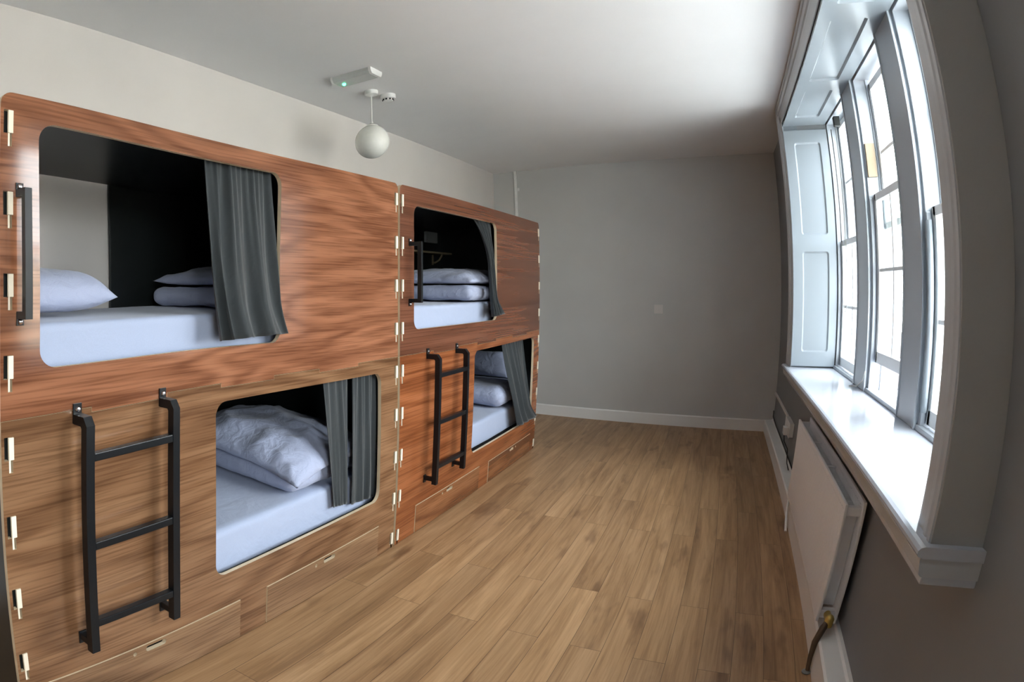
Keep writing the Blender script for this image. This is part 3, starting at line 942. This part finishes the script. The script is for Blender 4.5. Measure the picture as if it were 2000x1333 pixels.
curtain('charcoal curtain hanging at the right of the far lower opening', 1.011, .330, (4.60, 5.10), (4.82, 5.222), -.050, .046, 3.2, 5.6, .013, OPL_B, z0b=.315, flare=.135)

# ------------------------------------------------------------------ ceiling fittings
t = thing('pendant_lamp', 'white opal globe pendant lamp hanging over the bunks', 'lamp', (-.508, 3.45, H))
MB().lathe([(.001, 0), (.044, 0), (.046, -.010), (.043, -.026), (.020, -.034), (.006, -.040)], (-.508, 3.45, H), 'Z', 28).build('ceiling_rose', M['white_plastic'], t, smooth=True, angle=40)
MB().tube([(-.508, 3.45, H - .035), (-.508, 3.45, 2.535)], .0035, 8).build('flex', M['white_plastic'], t, smooth=True, angle=40)
R_ = .112
pr = [(max(.001, R_ * sin(pi * k / 24)), -R_ * cos(pi * k / 24)) for k in range(25)]
MB().lathe(pr, (-.508, 3.45, 2.415), 'Z', 40).build('globe_shade', M['opal'], t, smooth=True)
MB().lathe([(.040, -.004), (.041, .006), (.030, .012), (.009, .020), (.008, .034), (.003, .036)], (-.508, 3.45, 2.518), 'Z', 24).build('gallery_cap', M['white_plastic'], t, smooth=True, angle=40)

t = thing('emergency_light', 'white emergency bulkhead light on the ceiling with a green indicator', 'emergency light', (-.415, 3.108, H))
e = MB(); sec = [(3.045, H), (3.180, H), (3.178, H - .016), (3.164, H - .036), (3.062, H - .036), (3.047, H - .016)]
MB().prism(sec, 'X', -.545, -.285).build('diffuser', M['clear_plastic'], t)
MB().prism([(y + (y - 3.1125) * .03, z - (.001 if z < H else 0)) for y, z in sec], 'X', -.285, -.268).build('end_cap', M['white_plastic'], t)
MB().prism([(y + (y - 3.1125) * .03, z - (.001 if z < H else 0)) for y, z in sec], 'X', -.558, -.545).build('end_cap', M['white_plastic'], t)
MB().lathe([(.011, .001), (.010, -.004), (.006, -.008), (.001, -.009)], (-.505, 3.118, H - .0365), 'Z', 16).build('green_indicator', M['led'], t, smooth=True)

t = thing('smoke_detector', 'round white smoke detector beside the pendant lamp', 'smoke detector', (-.466, 3.60, H))
MB().lathe([(.001, 0), (.052, 0), (.053, -.020), (.049, -.028), (.040, -.030)], (-.466, 3.60, H), 'Z', 28).build('detector_base', M['white_plastic'], t, smooth=True, angle=30)
MB().lathe([(.036, -.029), (.034, -.044), (.020, -.050), (.001, -.051)], (-.466, 3.60, H), 'Z', 28).build('sensor_cap', M['white_plastic'], t, smooth=True, angle=30)
for k in range(9):
    a = 2 * pi * k / 9
    MB().box((-.466 + .034 * cos(a) - .005, 3.60 + .034 * sin(a) - .005, H - .041), (-.466 + .034 * cos(a) + .005, 3.60 + .034 * sin(a) + .005, H - .031), .001).build('vent_slot', M['black_plastic'], t)

# far wall fittings
t = thing('wall_conduit', 'white vertical cable conduit on the far wall behind the bunks', 'conduit', (-.69, YF, 1.2))
MB().box((-.708, YF - .020, .118), (-.676, YF, H), .003).build('channel', M['white_plastic'], t)
MB().box((-.672, YF - .012, 2.53), (-.650, YF, 2.565), .003).build('clip', M['white_plastic'], t)
o = rootmesh(MB().box((.885, YF - .006, 1.16), (.985, YF, 1.25), .002), 'blanking_plate', M['wall'], (.93, YF, 1.16)); tag(o, 'grey painted blanking plate low on the far wall', 'wall plate')

# ------------------------------------------------------------------ radiator and its pipes
t = thing('radiator', 'white double panel radiator under the window sill', 'radiator', (2.27, 3.4, .15))
def rad_panel(x0, x1, y0, y1, z0, z1, sgn):
    mb = MB()
    mb.box((x0, y0, z0), (x1, y1, z1), .006)
    n = int((y1 - y0) / .034)
    f = x0 if sgn < 0 else x1
    for k in range(n):
        y = y0 + .025 + k * (y1 - y0 - .05) / (n - 1)
        mb.prism([(f, y - .010), (f + sgn * .0022, y - .005), (f + sgn * .0022, y + .005), (f, y + .010)], 'Z', z0 + .022, z1 - .022)
    return mb
rad_panel(2.222, 2.237, 2.600, 4.30, .150, .640, -1).build('front_panel', M['radiator'], t)
rad_panel(2.302, 2.317, 2.590, 4.30, .150, .655, -1).build('rear_panel', M['radiator'], t)
fins = MB()
for k in range(84):
    y = 2.66 + k * .0195
    fins.box((2.239, y, .20), (2.300, y + .003, .60))
fins.build('convector_fins', M['radiator'], t)
for (a, b, z0, z1) in ((2.606, 2.640, .592, .628), (2.606, 2.640, .165, .20), (4.26, 4.29, .592, .628), (4.26, 4.29, .165, .20)):
    MB().box((2.236, a, z0), (2.303, b, z1), .004).build('end_connector', M['radiator'], t)
for y in (3.25, 3.75):
    MB().box((2.236, y, .612), (2.303, y + .018, .618)).build('top_strap', M['radiator'], t)
for y in (2.75, 4.15):
    MB().box((2.316, y, .30), (XW - .002, y + .03, .60)).build('wall_bracket', M['radiator'], t)
v = MB().tube([(2.270, 2.606, .183), (2.270, 2.560, .183)], .017, 12); v.lathe([(.020, -.02), (.021, .012), (.014, .024), (.004, .030)], (2.270, 2.545, .183), 'Z', 14)
v.build('valve', M['brass'], t, smooth=True, angle=40)
MB().tube([(2.268, 2.545, .185), (2.250, 2.53, .160), (2.226, 2.50, .110), (2.224, 2.48, .05), (2.226, 2.455, .002)], [.013, .016, .014, .011, .009], 10).build('pipe', M['copper'], t, smooth=True, angle=60)
MB().lathe([(.020, .0), (.020, .004), (.010, .008)], (2.222, 2.455, .0005), 'Z', 16).build('pipe_collar', M['grey_plastic'], t, smooth=True, angle=40)
MB().tube([(2.262, 4.31, .183), (2.240, 4.30, .172), (2.222, 4.18, .08), (2.222, 4.05, .002)], .009, 10).build('pipe', M['white_plastic'], t, smooth=True, angle=60)

# trunking, socket and cable on the window wall
o = rootmesh(MB().box((XW - .018, 5.62, .380), (XW, YF, .402), .003), 'cable_trunking', M['wall'], (XW - .01, 6.3, .38)); tag(o, 'thin grey painted cable trunking on the window wall by the far corner', 'trunking')
t = thing('wall_socket', 'white double socket on the window wall beyond the radiator', 'socket', (XW, 5.45, .30))
MB().box((XW - .034, 5.30, .305), (XW, 5.62, .410), .004).build('back_box', M['white_plastic'], t)
MB().box((XW - .042, 5.29, .300), (XW - .034, 5.63, .415), .003).build('face_plate', M['white_plastic'], t)
MB().box((XW - .085, 5.33, .315), (XW - .042, 5.42, .375), .006).build('plug', M['white_plastic'], t)
cb = MB().tube([(XW - .075, 5.36, .318), (XW - .07, 5.33, .27), (XW - .045, 5.22, .235), (XW - .05, 5.16, .20), (XW - .055, 5.06, .165), (XW - .05, 4.95, .145)], .0045, 8)
o = rootmesh(cb, 'power_cable', M['black_plastic'], (XW - .05, 5.2, .145), smooth=True); tag(o, 'short black cable hanging from the socket behind the radiator', 'cable')
cb = MB().tube([(XW - .012, 6.94, .22), (XW - .012, 6.93, .160), (XW - .012, 6.6, .143), (XW - .012, 5.6, .142), (XW - .012, 4.6, .142)], .006, 8)
o = rootmesh(cb, 'skirting_cable', M['black_plastic'], (XW - .012, 5.8, .142), smooth=True); tag(o, 'black cable lying along the top of the boxed skirting', 'cable')

# ------------------------------------------------------------------ small things on the window
o = rootmesh(MB().box((2.606, 3.905, 2.030), (2.668, 3.923, 2.215), .002), 'wooden_block', M['pine'], (2.64, 3.914, 2.03)); tag(o, 'bare pine block screwed to the frame of the middle window', 'block')
t = thing('blind_cord', 'looped cord hanging from a pulley in the far window', 'cord', (2.60, 4.72, 1.30))
MB().tube([(2.603, 4.690, 2.50), (2.603, 4.70, 2.2), (2.603, 4.72, 1.8), (2.603, 4.80, 1.42), (2.603, 4.815, 1.34), (2.603, 4.795, 1.295), (2.603, 4.745, 1.275), (2.603, 4.70, 1.295), (2.603, 4.685, 1.34),
           (2.603, 4.69, 1.5), (2.603, 4.70, 2.0), (2.603, 4.685, 2.50)], .0028, 6).build('cord', M['grey_plastic'], t, smooth=True)
MB().box((2.592, 4.66, 2.49), (2.640, 4.71, 2.555), .004).build('pulley', M['black_plastic'], t)
MB().tube([(2.612, 4.91, 2.52), (2.612, 4.90, 2.0), (2.612, 4.90, 1.74)], .004, 6).build('sash_line', M['black_plastic'], t, smooth=True)
o = rootmesh(MB().tube([(2.575, 3.93, .985), (2.570, 3.955, .93), (2.555, 4.05, .885), (2.52, 4.12, .876)], .003, 6), 'tangled_cord', M['line'], (2.57, 4.0, .876), smooth=True); tag(o, 'loose white cord end at the foot of the window post', 'cord')
